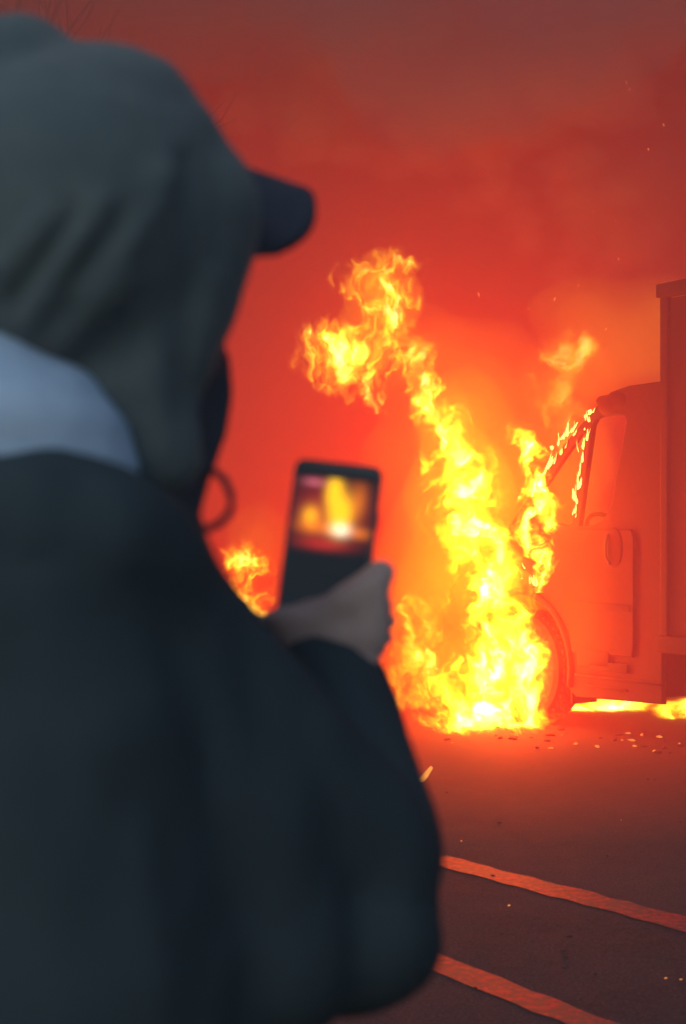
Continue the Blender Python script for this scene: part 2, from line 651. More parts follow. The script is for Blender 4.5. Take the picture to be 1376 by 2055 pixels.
flame('flame', 14.0, [(505, 1382, 56), (505, 1290, 56), (498, 1195, 56), (490, 1130, 50), (476, 1060, 32)],
      'small yellow flame behind the person between jacket and phone', strength=11, seed=5.5)
flame('flame', 12.6, [(850, 1415, 95), (845, 1370, 110), (845, 1300, 90), (850, 1240, 70), (850, 1180, 40)],
      'dim ragged amber flame low behind the main column', strength=5, seed=9.2, nscale=7, bias=-0.1)
flame('flame', 11.22, [(1062, 1448, 26), (1060, 1410, 38), (1055, 1340, 45), (1048, 1280, 40), (1036, 1235, 20)],
      'white and yellow fire filling the burning front wheel of the truck', strength=18, seed=12.7, nscale=10, gain=1.7, amp=2.4, bias=0.1, warp=0.08)
# fire spread along the road in front of the wheel
flame('flame', 11.4, [(975, 1452, 118), (975, 1436, 120), (985, 1408, 80), (990, 1385, 45)],
      'low white sheet of fire spreading on the asphalt by the wheel', strength=16, seed=3.3, nscale=9, stretch=(0.5, 1, 1.0), warp=0.08, white=2.2, ysq=2.2, bias=0.1)

# lights of the fire itself
for px, py, Y, e in ((1030, 1390, 10.95, 220), (1000, 1300, 11.1, 220), (985, 1180, 11.25, 220), (960, 1060, 11.3, 200), (940, 950, 11.3, 160), (890, 850, 11.35, 70), (850, 740, 11.4, 36), (770, 600, 11.4, 20), (1072, 1020, 11.0, 90), (1120, 760, 11.2, 28), (490, 1190, 14, 90), (1235, 1418, 12.9, 70), (860, 1350, 12.6, 120)):
    lamp(P(px, py, Y), e * 0.64)

# ---------------------------------------------------------------- truck
CHAR = surf('scorched_paint', (0.05, 0.037, 0.036), (0.022, 0.019, 0.019), 3.5, 0.8, 0.25, 40, r2=0.65, spec=0.25)
BOXP = surf('grimy_box_panel', (0.06, 0.042, 0.042), (0.03, 0.024, 0.024), 2.2, 0.8, 0.2, 30, r2=0.6, spec=0.25, stretch=(4, 4, 0.6))
BLACK = surf('sooty_black', (0.018, 0.016, 0.016), (0.01, 0.01, 0.01), 12, 0.8, 0.3)
RUBBER = surf('burnt_rubber', (0.03, 0.027, 0.026), (0.014, 0.013, 0.013), 16, 0.85, 0.5)
STEEL = surf('burnt_steel', (0.16, 0.13, 0.12), (0.07, 0.055, 0.05), 9, 0.5, 0.2, metallic=0.7)

tr = empty('burning_truck', T0, UA)
tag(tr, 'burning box truck with its cab gutted, standing on the road at the right', 'truck')

WC = 0.47
arch = arc(0, WC, 0.575, -14, 194, 22)
sill = [(1.55, 0.30), (0.64, 0.27)]
out_side = sill + arch + [(-0.95, 0.34), (-1.05, 0.5), (-1.04, 0.86), (-0.9, 1.14), (-0.5, 1.33), (-0.28, 1.47), (0.18, 1.93), (0.55, 2.27), (0.86, 2.5), (1.02, 2.6), (1.2, 2.63), (1.55, 2.635)]
win_front = [(0.12, 1.66), (0.56, 1.60), (0.60, 1.62), (0.74, 2.30), (0.71, 2.31), (0.50, 2.12), (0.16, 1.79)]
win_door = [(0.68, 1.595), (0.83, 1.60)] + [(0.93, 1.635), (0.99, 1.69), (1.03, 1.76)] + [(1.185, 2.36), (1.17, 2.41), (1.12, 2.42), (0.97, 2.43), (0.87, 2.41), (0.83, 2.36)]
side = plate(out_side, [win_front, win_door], 0.05, 0.012, Matrix.Translation((0, 0.025, 0)))
mobj('side_panel', side, CHAR, tr, False)
side2 = plate(out_side, [win_front, win_door], 0.05, 0.012, Matrix.Translation((0, 1.975, 0)))
mobj('side_panel', side2, CHAR, tr, False)

# skin between the two sides
def skin(name, pts, y0, y1, th, mat):
    bm = bmesh.new()
    a = []
    for x, z in pts: a.append((bm.verts.new((x, y0, z)), bm.verts.new((x, y1, z))))
    for p, q in zip(a, a[1:]): bm.faces.new((p[0], q[0], q[1], p[1]))
    bmesh.ops.solidify(bm, geom=bm.faces[:], thickness=th)
    return mobj(name, bm, mat, tr, False)

skin('roof', [(0.99, 2.575), (1.2, 2.622), (1.53, 2.625)], 0.055, 1.945, 0.04, CHAR)
skin('bonnet', [(-0.9, 1.13), (-0.5, 1.32), (-0.28, 1.46)], 0.055, 1.945, 0.03, CHAR)
skin('front_panel', [(-0.95, 0.36), (-1.04, 0.5), (-1.03, 0.86), (-0.91, 1.12)], 0.055, 1.945, 0.03, CHAR)
skin('back_wall', [(1.5, 0.34), (1.5, 2.58)], 0.055, 1.945, 0.03, CHAR)
skin('cab_floor', [(-0.5, 0.72), (1.47, 0.72)], 0.055, 1.945, 0.04, BLACK)
bm = bmesh.new(); box(bm, (-1.07, 1.0, 0.46), (0.14, 2.04, 0.26), bevel=0.04); mobj('bumper', bm, BLACK, tr)
for yy in (0.28, 1.72):
    bm = bmesh.new(); box(bm, (-1.055, yy, 0.78), (0.05, 0.34, 0.2), bevel=0.02); mobj('headlight', bm, STEEL, tr)
bm = bmesh.new(); box(bm, (-1.06, 1.0, 0.8), (0.04, 0.9, 0.22), bevel=0.01)
for k in range(4): box(bm, (-1.085, 1.0, 0.72 + 0.055 * k), (0.02, 0.86, 0.02))
mobj('grille', bm, BLACK, tr)

# sun visor end, curled by the heat at the front of the roof
bm = bmesh.new()
ell(bm, (0.99, 0.02, 2.50), (0.11, 0.05, 0.085)); ell(bm, (1.08, 0.03, 2.53), (0.14, 0.05, 0.085)); ell(bm, (0.93, 0.02, 2.545), (0.08, 0.04, 0.04))
mobj('visor', fused(bm, 0.015, 4), CHAR, tr)

# door with its seams standing proud, handle recess, lower trim
dr_out = [(0.62, 0.62), (1.27, 0.62), (1.285, 0.7), (1.285, 1.5), (1.25, 1.565), (0.64, 1.565), (0.615, 1.5), (0.60, 0.72)]
dr = mobj('door', plate(dr_out, [], 0.03, 0.008, Matrix.Translation((0, -0.008, 0))), CHAR, tr, False)
bm = bmesh.new(); box(bm, (0.945, -0.026, 0.98), (0.6, 0.012, 0.05), bevel=0.004); mobj('rub_strip', bm, BLACK, dr)
bm = bmesh.new(); ell(bm, (1.09, -0.024, 1.43), (0.085, 0.012, 0.15)); mobj('handle_recess', bm, BLACK, dr)
bm = bmesh.new(); tube(bm, [(1.03, -0.03, 1.53), (1.018, -0.05, 1.46), (1.022, -0.05, 1.36), (1.05, -0.03, 1.30)], 0.012); mobj('handle', bm, STEEL, dr)
bm = bmesh.new(); box(bm, (0.86, -0.012, 0.585), (0.36, 0.03, 0.15), bevel=0.02); box(bm, (1.02, -0.012, 0.53), (0.4, 0.03, 0.07), bevel=0.01); mobj('step', bm, BLACK, tr)
bm = bmesh.new(); box(bm, (1.1, -0.012, 0.445), (0.9, 0.024, 0.022), bevel=0.005); mobj('sill_trim', bm, BLACK, tr)
bm = bmesh.new(); box(bm, (0.96, -0.012, 0.37), (0.5, 0.024, 0.018), bevel=0.005); mobj('sill_trim', bm, BLACK, tr)
# fender lip
bm = bmesh.new()
tube(bm, [(x, -0.012, z) for x, z in arc(0, WC, 0.6, -12, 192, 30)], 0.026, 8)
mobj('wheel_arch', bm, CHAR, tr)
bm = bmesh.new(); box(bm, (0.585, 0.14, 0.36), (0.02, 0.26, 0.3), bevel=0.006); mobj('mud_flap', bm, RUBBER, tr)
# dashboard, steering wheel, seat
bm = bmesh.new(); box(bm, (0.0, 1.0, 1.28), (0.5, 1.8, 0.34), bevel=0.09); mobj('dashboard', bm, BLACK, tr)
bm = bmesh.new()
M = Matrix.Translation((0.46, 0.5, 1.52)) @ Matrix.Rotation(rad(62), 4, 'Y')
lathe(bm, [(0.2 + 0.018 * math.cos(a * math.pi / 4), 0.018 * math.sin(a * math.pi / 4)) for a in range(8)], M, 28, True)
for k in range(3):
    a = k * 2.094
    tube(bm, [M @ Vector((0, 0, -0.02)), M @ Vector((0.2 * math.cos(a), 0.2 * math.sin(a), 0))], 0.012, 6)
mobj('steering_wheel', bm, BLACK, tr)
for yy in (0.5, 1.5):
    bm = bmesh.new()
    box(bm, (0.95, yy, 1.02), (0.5, 0.5, 0.16), bevel=0.05); box(bm, (1.24, yy, 1.42), (0.16, 0.48, 0.7), Matrix.Rotation(rad(12), 4, 'Y'), bevel=0.06)
    mobj('seat', bm, BLACK, tr)

# wheels
def wheel(x, y, flip=1):
    Mw = Matrix.Translation((x, y, 0.455)) @ Matrix.Rotation(rad(-90), 4, 'X')
    ro = 0.455
    bm = bmesh.new()
    lathe(bm, [(0.27, 0.0), (0.31, -0.012), (0.40, -0.01), (0.44, 0.012), (ro - 0.012, 0.05), (ro - 0.012, 0.24), (0.44, 0.28), (0.40, 0.3), (0.27, 0.29)], Mw, 48, True)
    n = 40
    for k in range(n):
        for zz, of in ((0.08, 0), (0.145, 0.5), (0.21, 0)):
            a = 2 * math.pi * (k + of) / n
            box(bm, Mw @ Vector((math.cos(a) * (ro - 0.008), math.sin(a) * (ro - 0.008), zz)), (0.02, 0.052, 0.05), Matrix.Rotation(-a, 4, 'Y'))
    ty = mobj('wheel', bm, RUBBER, tr, False)
    bm = bmesh.new()
    lathe(bm, [(0.27, 0.01), (0.255, 0.0), (0.24, 0.03), (0.2, 0.09), (0.11, 0.07), (0.1, 0.02), (0.0005, 0.015)], Mw, 36)
    mobj('rim', bm, STEEL, ty)
    for k in range(8):
        a = 2 * math.pi * k / 8
        bm = bmesh.new()
        bmesh.ops.create_cone(bm, cap_ends=True, segments=6, radius1=0.016, radius2=0.014, depth=0.05, matrix=Mw @ Matrix.Translation((0.15 * math.cos(a), 0.15 * math.sin(a), 0.05)))
        mobj('wheel_nut', bm, STEEL, ty, False)
wheel(0, 0.0); wheel(0, 1.7); wheel(4.0, 0.0); wheel(4.0, 1.7)
for xx in (0, 4.0):
    bm = bmesh.new(); tube(bm, [(xx, 0.2, 0.455), (xx, 1.8, 0.455)], 0.06, 10); mobj('axle', bm, BLACK, tr)
for yy in (0.6, 1.4):
    bm = bmesh.new(); box(bm, (2.4, yy, 0.66), (6.4, 0.09, 0.16), bevel=0.01); mobj('chassis_rail', bm, BLACK, tr)
bm = bmesh.new(); box(bm, (2.3, 0.3, 0.62), (0.9, 0.5, 0.3), bevel=0.06); mobj('fuel_tank', bm, BLACK, tr)
bm = bmesh.new(); box(bm, (1.66, 0.3, 0.42), (0.07, 0.07, 0.4), bevel=0.01); mobj('tank_bracket', bm, BLACK, tr)
# cargo box built of panels
X0, X1, Z0, Z1 = 1.60, 6.0, 0.80, 3.22
yA, yB = -0.06, 2.06
for k in range(9):
    xa = X0 + 0.07 + (X1 - X0 - 0.14) * k / 9; wd = (X1 - X0 - 0.14) / 9
    for yy, s in ((yA, 1), (yB, -1)):
        bm = bmesh.new(); box(bm, (xa + wd / 2, yy + s * 0.02, (Z0 + Z1) / 2), (wd - 0.012, 0.03, Z1 - Z0 - 0.02), bevel=0.004)
        box(bm, (xa + wd * 0.5, yy + s * 0.004, (Z0 + Z1) / 2), (0.05, 0.012, Z1 - Z0 - 0.1), bevel=0.003)
        mobj('wall_panel', bm, BOXP, tr, False)
for xx in (X0 + 0.035, X1 - 0.035):
    for yy in (yA + 0.02, yB - 0.02):
        bm = bmesh.new(); box(bm, (xx, yy, (Z0 + Z1) / 2), (0.075, 0.075, Z1 - Z0), bevel=0.015); mobj('corner_post', bm, BOXP, tr, False)
for zz, h in ((Z1 + 0.05, 0.1), (Z0 - 0.06, 0.12)):
    for yy in (yA + 0.01, yB - 0.01):
        bm = bmesh.new(); box(bm, ((X0 + X1) / 2, yy, zz), (X1 - X0 + 0.06, 0.08, h), bevel=0.015); mobj('side_rail', bm, BOXP, tr, False)
bm = bmesh.new(); box(bm, (X0 + 0.02, 1.0, (Z0 + Z1) / 2), (0.03, 1.96, Z1 - Z0), bevel=0.005); mobj('front_wall', bm, BOXP, tr, False)
bm = bmesh.new(); box(bm, ((X0 + X1) / 2, 1.0, Z1 + 0.085), (X1 - X0, 1.98, 0.05), bevel=0.01); mobj('box_roof', bm, BOXP, tr, False)
bm = bmesh.new(); box(bm, ((X0 + X1) / 2, 1.0, Z0 - 0.02), (X1 - X0 - 0.1, 1.98, 0.05)); mobj('box_floor', bm, BLACK, tr, False)
for yy in (0.49, 1.51):
    bm = bmesh.new(); box(bm, (X1 - 0.02, yy, (Z0 + Z1) / 2), (0.035, 0.98, Z1 - Z0 - 0.02), bevel=0.006); dd = mobj('rear_door', bm, BOXP, tr, False)
    bm = bmesh.new(); tube(bm, [(X1 + 0.02, yy + (0.4 if yy < 1 else -0.4), Z0 + 0.1), (X1 + 0.02, yy + (0.4 if yy < 1 else -0.4), Z1 - 0.1)], 0.014, 8); mobj('lock_bar', bm, STEEL, dd)

# ---------------------------------------------------------------- person
SKIN = surf('skin', (0.48, 0.36, 0.32), (0.40, 0.29, 0.26), 20, 0.55, 0.1, 300)
HOODM = surf('grey_green_hood_cloth', (0.085, 0.122, 0.132), (0.066, 0.1, 0.112), 30, 0.95, 0.2, 700, spec=0.2, sheen=0.15)
JACK = surf('black_jacket_cloth', (0.028, 0.049, 0.06), (0.024, 0.043, 0.053), 12, 0.9, 0.25, 400, spec=0.25)
CAPM = surf('navy_cap_cloth', (0.04, 0.055, 0.08), (0.03, 0.045, 0.065), 40, 0.85, 0.2, 600, spec=0.3)
PALE = surf('pale_blue_cloth', (0.44, 0.60, 0.76), (0.32, 0.46, 0.62), 9, 0.9, 0.3, 200, spec=0.2, stretch=(1, 1, 3))
DENIM = surf('dark_trousers', (0.02, 0.022, 0.028), None, 20, 0.9, 0.2)
SHOE = surf('dark_shoes', (0.015, 0.015, 0.016), None, 20, 0.6)

fw = Vector((0.74, 0.67, 0)).normalized()     # where the person looks
rt = Vector((fw.y, -fw.x, 0))                 # their right
RZ = math.atan2(fw.y, fw.x)
FR = Matrix.Rotation(RZ, 4, 'Z')              # local x = forwards, y = left
HC = P(195, 470, 1.07)                        # middle of the head
base = Vector((-0.27, 1.10, 0))
pr = empty('person', base)
tag(pr, 'person seen from behind in a grey hood, black cap and black jacket, filming the fire', 'person')


def pp(px, py, Y, rp):
    return (P(px, py, Y), rp / F * Y)


def H(x, y, z):
    """head space: forwards, left, up"""
    return HC + fw * x - rt * y + Vector((0, 0, z))


# skin: head, neck, trunk, arms, hands, legs in one surface
bm = bmesh.new()
ell(bm, H(-0.01, 0, 0.02), (0.096, 0.074, 0.098), FR)
ell(bm, H(0.035, 0, -0.05), (0.062, 0.058, 0.085), FR)
ell(bm, H(0.065, 0, -0.125), (0.03, 0.03, 0.024), FR)
ell(bm, H(0.098, 0, -0.045), (0.02, 0.012, 0.018), FR)
cap(bm, H(0.088, 0, -0.005), H(0.102, 0, -0.04), 0.009, 0.012)
ell(bm, H(0.086, 0, -0.085), (0.014, 0.024, 0.008), FR)
for s in (-1, 1):
    ell(bm, H(0.0, s * 0.078, -0.03), (0.02, 0.01, 0.032), FR)
    ell(bm, H(0.072, s * 0.032, -0.01), (0.02, 0.016, 0.012), FR)
chest = Vector((-0.26, 1.09, 1.30)); hip = Vector((-0.28, 1.10, 0.92))
cap(bm, H(-0.01, 0, -0.08), chest + Vector((0, 0, 0.16)), 0.055, 0.062)
cap(bm, chest + rt * 0.07, hip + rt * 0.05, 0.105, 0.1); cap(bm, chest - rt * 0.07, hip - rt * 0.05, 0.105, 0.1)
RS, RE, RW = P(300, 1225, 1.0), P(765, 1730, 1.1), P(690, 1330, 1.24)
LS, LE, LW = chest - rt * 0.19 + Vector((0, 0, 0.1)), P(170, 1680, 1.42), P(500, 1310, 1.34)
chain(bm, [(chest + rt * 0.06 + Vector((0, 0, 0.12)), 0.06), (RS, 0.055), (RE, 0.042), (RW, 0.029)])
chain(bm, [(chest - rt * 0.06 + Vector((0, 0, 0.12)), 0.06), (LS, 0.055), (LE, 0.042), (LW, 0.029)])
for s in (-1, 1):
    hp = hip + rt * 0.095 * s
    kn = hp + Vector((0, 0, -0.42)) + fw * 0.02
    an = Vector((kn.x, kn.y, 0.10)) - fw * 0.03
    chain(bm, [(hp, 0.085), (kn, 0.055), (an, 0.038), (an + fw * 0.15 + Vector((0, 0, -0.06)), 0.03)])
# right hand: palm and thumb in front of the phone, fingers round its back
chain(bm, [(RW, 0.029), (P(688, 1275, 1.238), 0.034)])
ell(bm, P(672, 1262, 1.232), (0.05, 0.02, 0.03))
chain(bm, [pp(568, 1240, 1.228, 26), pp(640, 1240, 1.224, 32), pp(700, 1206, 1.218, 40), pp(742, 1176, 1.218, 36), pp(764, 1150, 1.222, 32)])
chain(bm, [pp(728, 1275, 1.226, 56), pp(744, 1200, 1.222, 42)])
chain(bm, [pp(575, 1262, 1.236, 30), pp(620, 1290, 1.236, 40)])
me = fused(bm, 0.0055, 5)
body = at_root(mobj('body', me, SKIN), pr)


def finger(pts, r):
    bm = bmesh.new()
    for (p, q), (ra, rb) in zip(zip(pts, pts[1:]), ((r, r * 0.95), (r * 0.95, r * 0.85), (r * 0.85, r * 0.75))):
        cap(bm, P(*p), P(*q), ra, rb, 12)
    return at_root(mobj('finger', fused(bm, 0.0025, 3), SKIN), pr)


for i, (bx, ky, tx, ty) in enumerate(((768, 1216, 668, 1120), (776, 1246, 650, 1150), (772, 1278, 632, 1180), (758, 1304, 618, 1212))):
    finger([(bx - 30, ky + 12, 1.236), (bx, ky, 1.262), (bx - 35, ky - 34, 1.276), (tx, ty, 1.273)], 0.0098 - 0.0006 * i)
for i in range(4):
    finger([(512 + 8 * i, 1292 - 4 * i, 1.335 - 0.008 * i), (540 + 6 * i, 1262 - 9 * i, 1.325 - 0.008 * i), (566 + 4 * i, 1245 - 11 * i, 1.30 - 0.004 * i), (588 + 3 * i, 1246 - 13 * i, 1.287)], 0.0084 - 0.0005 * (i == 3))
finger([(505, 1300, 1.335), (522, 1262, 1.318), (540, 1245, 1.295), (552, 1238, 1.275)], 0.0098)

# eyes
for s in (-1, 1):
    bm = bmesh.new(); ell(bm, H(0.078, s * 0.032, -0.008), (0.011, 0.012, 0.011), FR, 2)
    at_root(mobj('eye', bm, PALE), pr)

# face covering
bm = bmesh.new()
ell(bm, H(0.045, 0, -0.09), (0.06, 0.062, 0.075), FR)
chain(bm, [pp(420, 730, 1.12, 46), pp(412, 790, 1.11, 58), pp(400, 860, 1.10, 58), pp(375, 950, 1.08, 50), pp(330, 1040, 1.06, 72)])
cap(bm, H(0.02, 0, -0.13), H(-0.005, 0, -0.22), 0.07, 0.08)
at_root(mobj('face_mask', fused(bm, 0.006, 5), CAPM), pr)

# cap under the hood, its visor reaching out of it
bm = bmesh.new()
ell(bm, H(0.0, 0, 0.045), (0.108, 0.086, 0.09), FR)
cp = at_root(mobj('cap', fused(bm, 0.006, 4), CAPM), pr)
bm = bmesh.new()
nu, nv = 24, 10
top, bot = [], []
for i in range(nu + 1):
    a = -1 + 2 * i / nu
    rt_, rb_ = [], []
    for j in range(nv + 1):
        t = j / nv
        y = a * (0.078 - 0.004 * t * t)
        x0 = 0.095 * math.sqrt(max(0, 1 - (a * 0.86) ** 2)) - 0.004
        x = x0 + t * 0.090 * max(0, 1 - abs(a) ** 3.4) ** 0.5 + t * 0.018
        z = 0.075 - 0.083 * abs(a) ** 1.7 - t * 0.010
        rt_.append(bm.verts.new(H(x, y, z + 0.004))); rb_.append(bm.verts.new(H(x, y, z - 0.004)))
    top.append(rt_); bot.append(rb_)
for i in range(nu):
    for j in range(nv):
        bm.faces.new((top[i][j], top[i + 1][j], top[i + 1][j + 1], top[i][j + 1]))
        bm.faces.new((bot[i][j], bot[i][j + 1], bot[i + 1][j + 1], bot[i + 1][j]))
    bm.faces.new((top[i][nv], top[i + 1][nv], bot[i + 1][nv], bot[i][nv]))
    bm.faces.new((top[i][0], bot[i][0], bot[i + 1][0], top[i + 1][0]))
for L in (0, nu):
    for j in range(nv): bm.faces.new((top[L][j], top[L][j + 1], bot[L][j + 1], bot[L][j]))
vz = mobj('visor', bm, CAPM, cp)

# hood
bm = bmesh.new()
ell(bm, P(150, 452, 1.05), (0.117, 0.118, 0.128))
ell(bm, P(210, 292, 1.05), (0.075, 0.085, 0.075))
ell(bm, P(52, 162, 1.05), (0.048, 0.06, 0.047))
ell(bm, P(288, 332, 1.05), (0.0605, 0.07, 0.0605))
chain(bm, [pp(345, 430, 1.06, 180), pp(330, 590, 1.05, 154), pp(300, 665, 1.04, 150), pp(270, 760, 1.03, 130), pp(325, 920, 1.03, 85)])
chain(bm, [pp(40, 500, 1.05, 280), pp(150, 600, 1.05, 210), pp(230, 700, 1.04, 150)])
me = fused(bm, 0.007, 6)
FOLDS = [((10, 545), (92, 440), 26, 1), ((60, 640), (204, 407), 24, 1), ((120, 690), (250, 565), 26, 1), ((200, 590), (335, 352), 34, 1.1),
         ((140, 560), (290, 400), 20, -0.7), ((375, 330), (372, 820), 26, -1.0), ((420, 560), (405, 800), 24, 0.8), ((300, 640), (330, 900), 22, 0.5), ((30, 600), (150, 440), 18, -0.8), ((440, 250), (350, 120), 40, 0.6)]
for v in me.vertices:
    c = v.co
    px, py = CX + c.x / c.y * F, HY - (c.z - CZ) / c.y * F
    k = 0
    if c.y < 1.1:
        for (x0, y0), (x1, y1), wd, am in FOLDS:
            dx, dy = x1 - x0, y1 - y0
            t = min(1, max(0, ((px - x0) * dx + (py - y0) * dy) / (dx * dx + dy * dy)))
            d = math.hypot(px - x0 - t * dx, py - y0 - t * dy)
            k += am * math.exp(-(d / wd) ** 2) * 0.0052
    k += 0.004 * mn.noise(c * 9)
    v.co = c + v.normal * k
at_root(mobj('hood', me, HOODM), pr)

# pale inner collar
bm = bmesh.new()
ell(bm, P(-95, 1018, 1.0), (0.138, 0.10, 0.134))

me = fused(bm, 0.006, 8)
for v in me.vertices:
    c = v.co
    v.co = c + v.normal * (0.0075 * mn.noise(Vector((c.x * 5 + c.z * 6, c.y * 6, c.z * 34))) + 0.003 * mn.noise(c * 20))
at_root(mobj('collar', me, PALE), pr)

# jacket
bm = bmesh.new()
chain(bm, [pp(-260, 1035, 0.93, 140), pp(90, 1040, 0.93, 146), pp(215, 1070, 0.94, 144), pp(290, 1150, 0.98, 160)])
chain(bm, [pp(-260, 1160, 0.965, 240), pp(120, 1170, 0.965, 225), pp(260, 1210, 0.99, 190)])
chain(bm, [pp(120, 1170, 0.965, 225), pp(140, 1450, 0.985, 290), pp(160, 1900, 1.02, 370), pp(120, 2300, 1.05, 420)])
chain(bm, [pp(-260, 1160, 0.965, 240), pp(-240, 1450, 0.985, 300), pp(-200, 2300, 1.05, 420)])
chain(bm, [pp(300, 1300, 1.0, 190), pp(480, 1650, 1.03, 200), pp(520, 1900, 1.05, 200)])
chain(bm, [pp(330, 1080, 1.06, 90), pp(310, 1200, 1.05, 150)])
chain(bm, [pp(-40, 1280, 1.04, 380), pp(120, 1350, 1.06, 380), pp(90, 2300, 1.09, 440), pp(60, 2900, 1.10, 470)])
chain(bm, [pp(-350, 1280, 1.15, 300), pp(-250, 2900, 1.14, 440)])
chain(bm, [pp(300, 1220, 1.0, 175), pp(745, 1735, 1.09, 155)])
ell(bm, P(700, 1850, 1.09), (0.075, 0.07, 0.07))
chain(bm, [pp(748, 1730, 1.1, 155), pp(690, 1480, 1.2, 128), pp(662, 1378, 1.235, 118)])
chain(bm, [pp(420, 1500, 1.05, 200), pp(560, 1900, 1.06, 160)])
cap(bm, chest - rt * 0.14 + Vector((0, 0, 0.1)), LE, 0.085, 0.07); cap(bm, LE, P(505, 1318, 1.33), 0.07, 0.042)
me = fused(bm, 0.009, 8)
for v in me.vertices:
    c = v.co
    v.co = c + v.normal * (0.006 * mn.noise(c * 8) + 0.004 * mn.noise(Vector((c.x * 30, c.y * 30, c.z * 14))))
jk = at_root(mobj('jacket', me, JACK), pr)
# trousers and shoes
bm = bmesh.new()
for s in (-1, 1):
    hp = hip + rt * 0.095 * s
    kn = hp + Vector((0, 0, -0.42)) + fw * 0.02
    an = Vector((kn.x, kn.y, 0.10)) - fw * 0.03
    chain(bm, [(hp + Vector((0, 0, 0.05)), 0.115), (kn, 0.08), (an, 0.068)])
at_root(mobj('trousers', fused(bm, 0.014, 6), DENIM), pr)
for s in (-1, 1):
    hp = hip + rt * 0.095 * s
    an = Vector((hp.x, hp.y, 0.055)) - fw * 0.02
    bm = bmesh.new()
    chain(bm, [(an - fw * 0.03, 0.05), (an + fw * 0.14 + Vector((0, 0, -0.012)), 0.044)])
    box(bm, an + fw * 0.05 + Vector((0, 0, -0.04)), (0.27, 0.09, 0.028), FR, bevel=0.012)
    at_root(mobj('shoe', fused(bm, 0.008, 3), SHOE), pr)
# cord hanging in a loop under the chin
bm = bmesh.new()
tube(bm, [P(*q) for q in ((385, 950, 1.06), (405, 942, 1.06), (428, 945, 1.06), (450, 962, 1.06), (464, 995, 1.06), (462, 1026, 1.06), (442, 1050, 1.06), (415, 1062, 1.06), (385, 1060, 1.06), (360, 1050, 1.06))], 0.0031, 10)
at_root(mobj('drawstring', bm, CAPM), pr)

# ---------------------------------------------------------------- phone in the hand
PHB = NT('black_phone_glass')
PHB.bsdf.inputs['Base Color'].default_value = (0.022, 0.032, 0.042, 1)
PHB.bsdf.inputs['Roughness'].default_value = 0.28
ph = empty('smartphone', P(660, 1104, 1.25))
ph.rotation_euler = (rad(-8), rad(6.5), rad(-4))
tag(ph, 'black smartphone held up in the hand with a picture of the fire on its screen', 'phone')
bm = bmesh.new()
W2, H2 = 0.039, 0.078
rc = 0.009
loop = []
for cx, cz, a0 in ((W2 - rc, H2 - rc, 0), (-W2 + rc, H2 - rc, 90), (-W2 + rc, -H2 + rc, 180), (W2 - rc, -H2 + rc, 270)):
    loop += arc(cx, cz, rc, a0, a0 + 90, 6)
me = plate(loop, [], 0.0085, 0.0018)
mobj('phone_body', me, PHB.m, ph, False)
# lit screen: the picture the phone shows
nx, nz = 48, 84
sw, s0, s1 = 0.0352, -0.066, 0.0685
bm = bmesh.new()
lay = bm.loops.layers.float_color.new('picture')
vs_ = [[bm.verts.new((-sw + 2 * sw * i / nx, -0.0046, s0 + (s1 - s0) * j / nz)) for j in range(nz + 1)] for i in range(nx + 1)]


def picture(u, v):
    """u 0..1 left to right, v in rows of the photograph, 930 top to 1260 bottom"""
    def blob(cx, cy, rx, ry): return math.exp(-(((u - cx) / rx) ** 2 + ((v - cy) / ry) ** 2))
    if v < 958: return (0.010, 0.016, 0.022)
    c = Vector((0.013, 0.018, 0.024))
    inside = 1 / (1 + math.exp(-(1092 - v) / 7))
    red = min(1, 1.25 * blob(0.45, 1040, 0.46, 75)) * inside
    c += Vector((0.30, 0.008, 0.008)) * red
    c += Vector((0.75, 0.20, 0.0)) * (0.9 * blob(0.24, 1046, 0.13, 26) + 0.7 * blob(0.45, 1064, 0.34, 12)) * inside
    c += Vector((1.3, 0.75, 0.0)) * min(1, 1.4 * blob(0.48, 985, 0.085, 30) + 1.5 * blob(0.59, 1030, 0.125, 36)) * inside
    c += Vector((0.6, 0.45, 0.0)) * blob(0.22, 1040, 0.08, 16)
    c += Vector((0.7, 0.16, 0.0)) * (blob(0.86, 1068, 0.12, 9) + blob(0.80, 1000, 0.09, 36) * 0.8)
    c += Vector((0.5, 0.9, 0.9)) * blob(0.62, 1064, 0.11, 12)
    c += Vector((0.7, 0.16, 0.22)) * blob(0.22, 970, 0.13, 6)
    c += Vector((0.55, 0.015, 0.008)) * blob(0.42, 1098, 0.3, 9)
    return tuple(c)


for i in range(nx):
    for j in range(nz):
        f = bm.faces.new((vs_[i][j], vs_[i + 1][j], vs_[i + 1][j + 1], vs_[i][j + 1]))
        for lp, (a, b) in zip(f.loops, ((i, j), (i + 1, j), (i + 1, j + 1), (i, j + 1))):
            lp[lay] = (*picture(a / nx, 1262 - (1262 - 945) * b / nz), 1)
t = NT('lit_phone_screen')
t.n.remove(t.bsdf)
at = t.new('ShaderNodeAttribute', attribute_name='picture')
em = t.new('ShaderNodeEmission')
t.link(at.outputs['Color'], em.inputs[0])
em.inputs[1].default_value = 1.0
t.link(em.outputs[0], t.out.inputs['Surface'])
mobj('screen', bm, t.m, ph, False)
bm = bmesh.new(); box(bm, (W2 + 0.0006, 0, 0.03), (0.0016, 0.003, 0.016), bevel=0.0005); mobj('side_button', bm, PHB.m, ph)
bm = bmesh.new(); lathe(bm, [(0.006, 0.0), (0.006, 0.0015), (0.0005, 0.0015)], Matrix.Translation((0.022, 0.0042, 0.058)) @ Matrix.Rotation(rad(-90), 4, 'X'), 16); mobj('camera_lens', bm, PHB.m, ph)

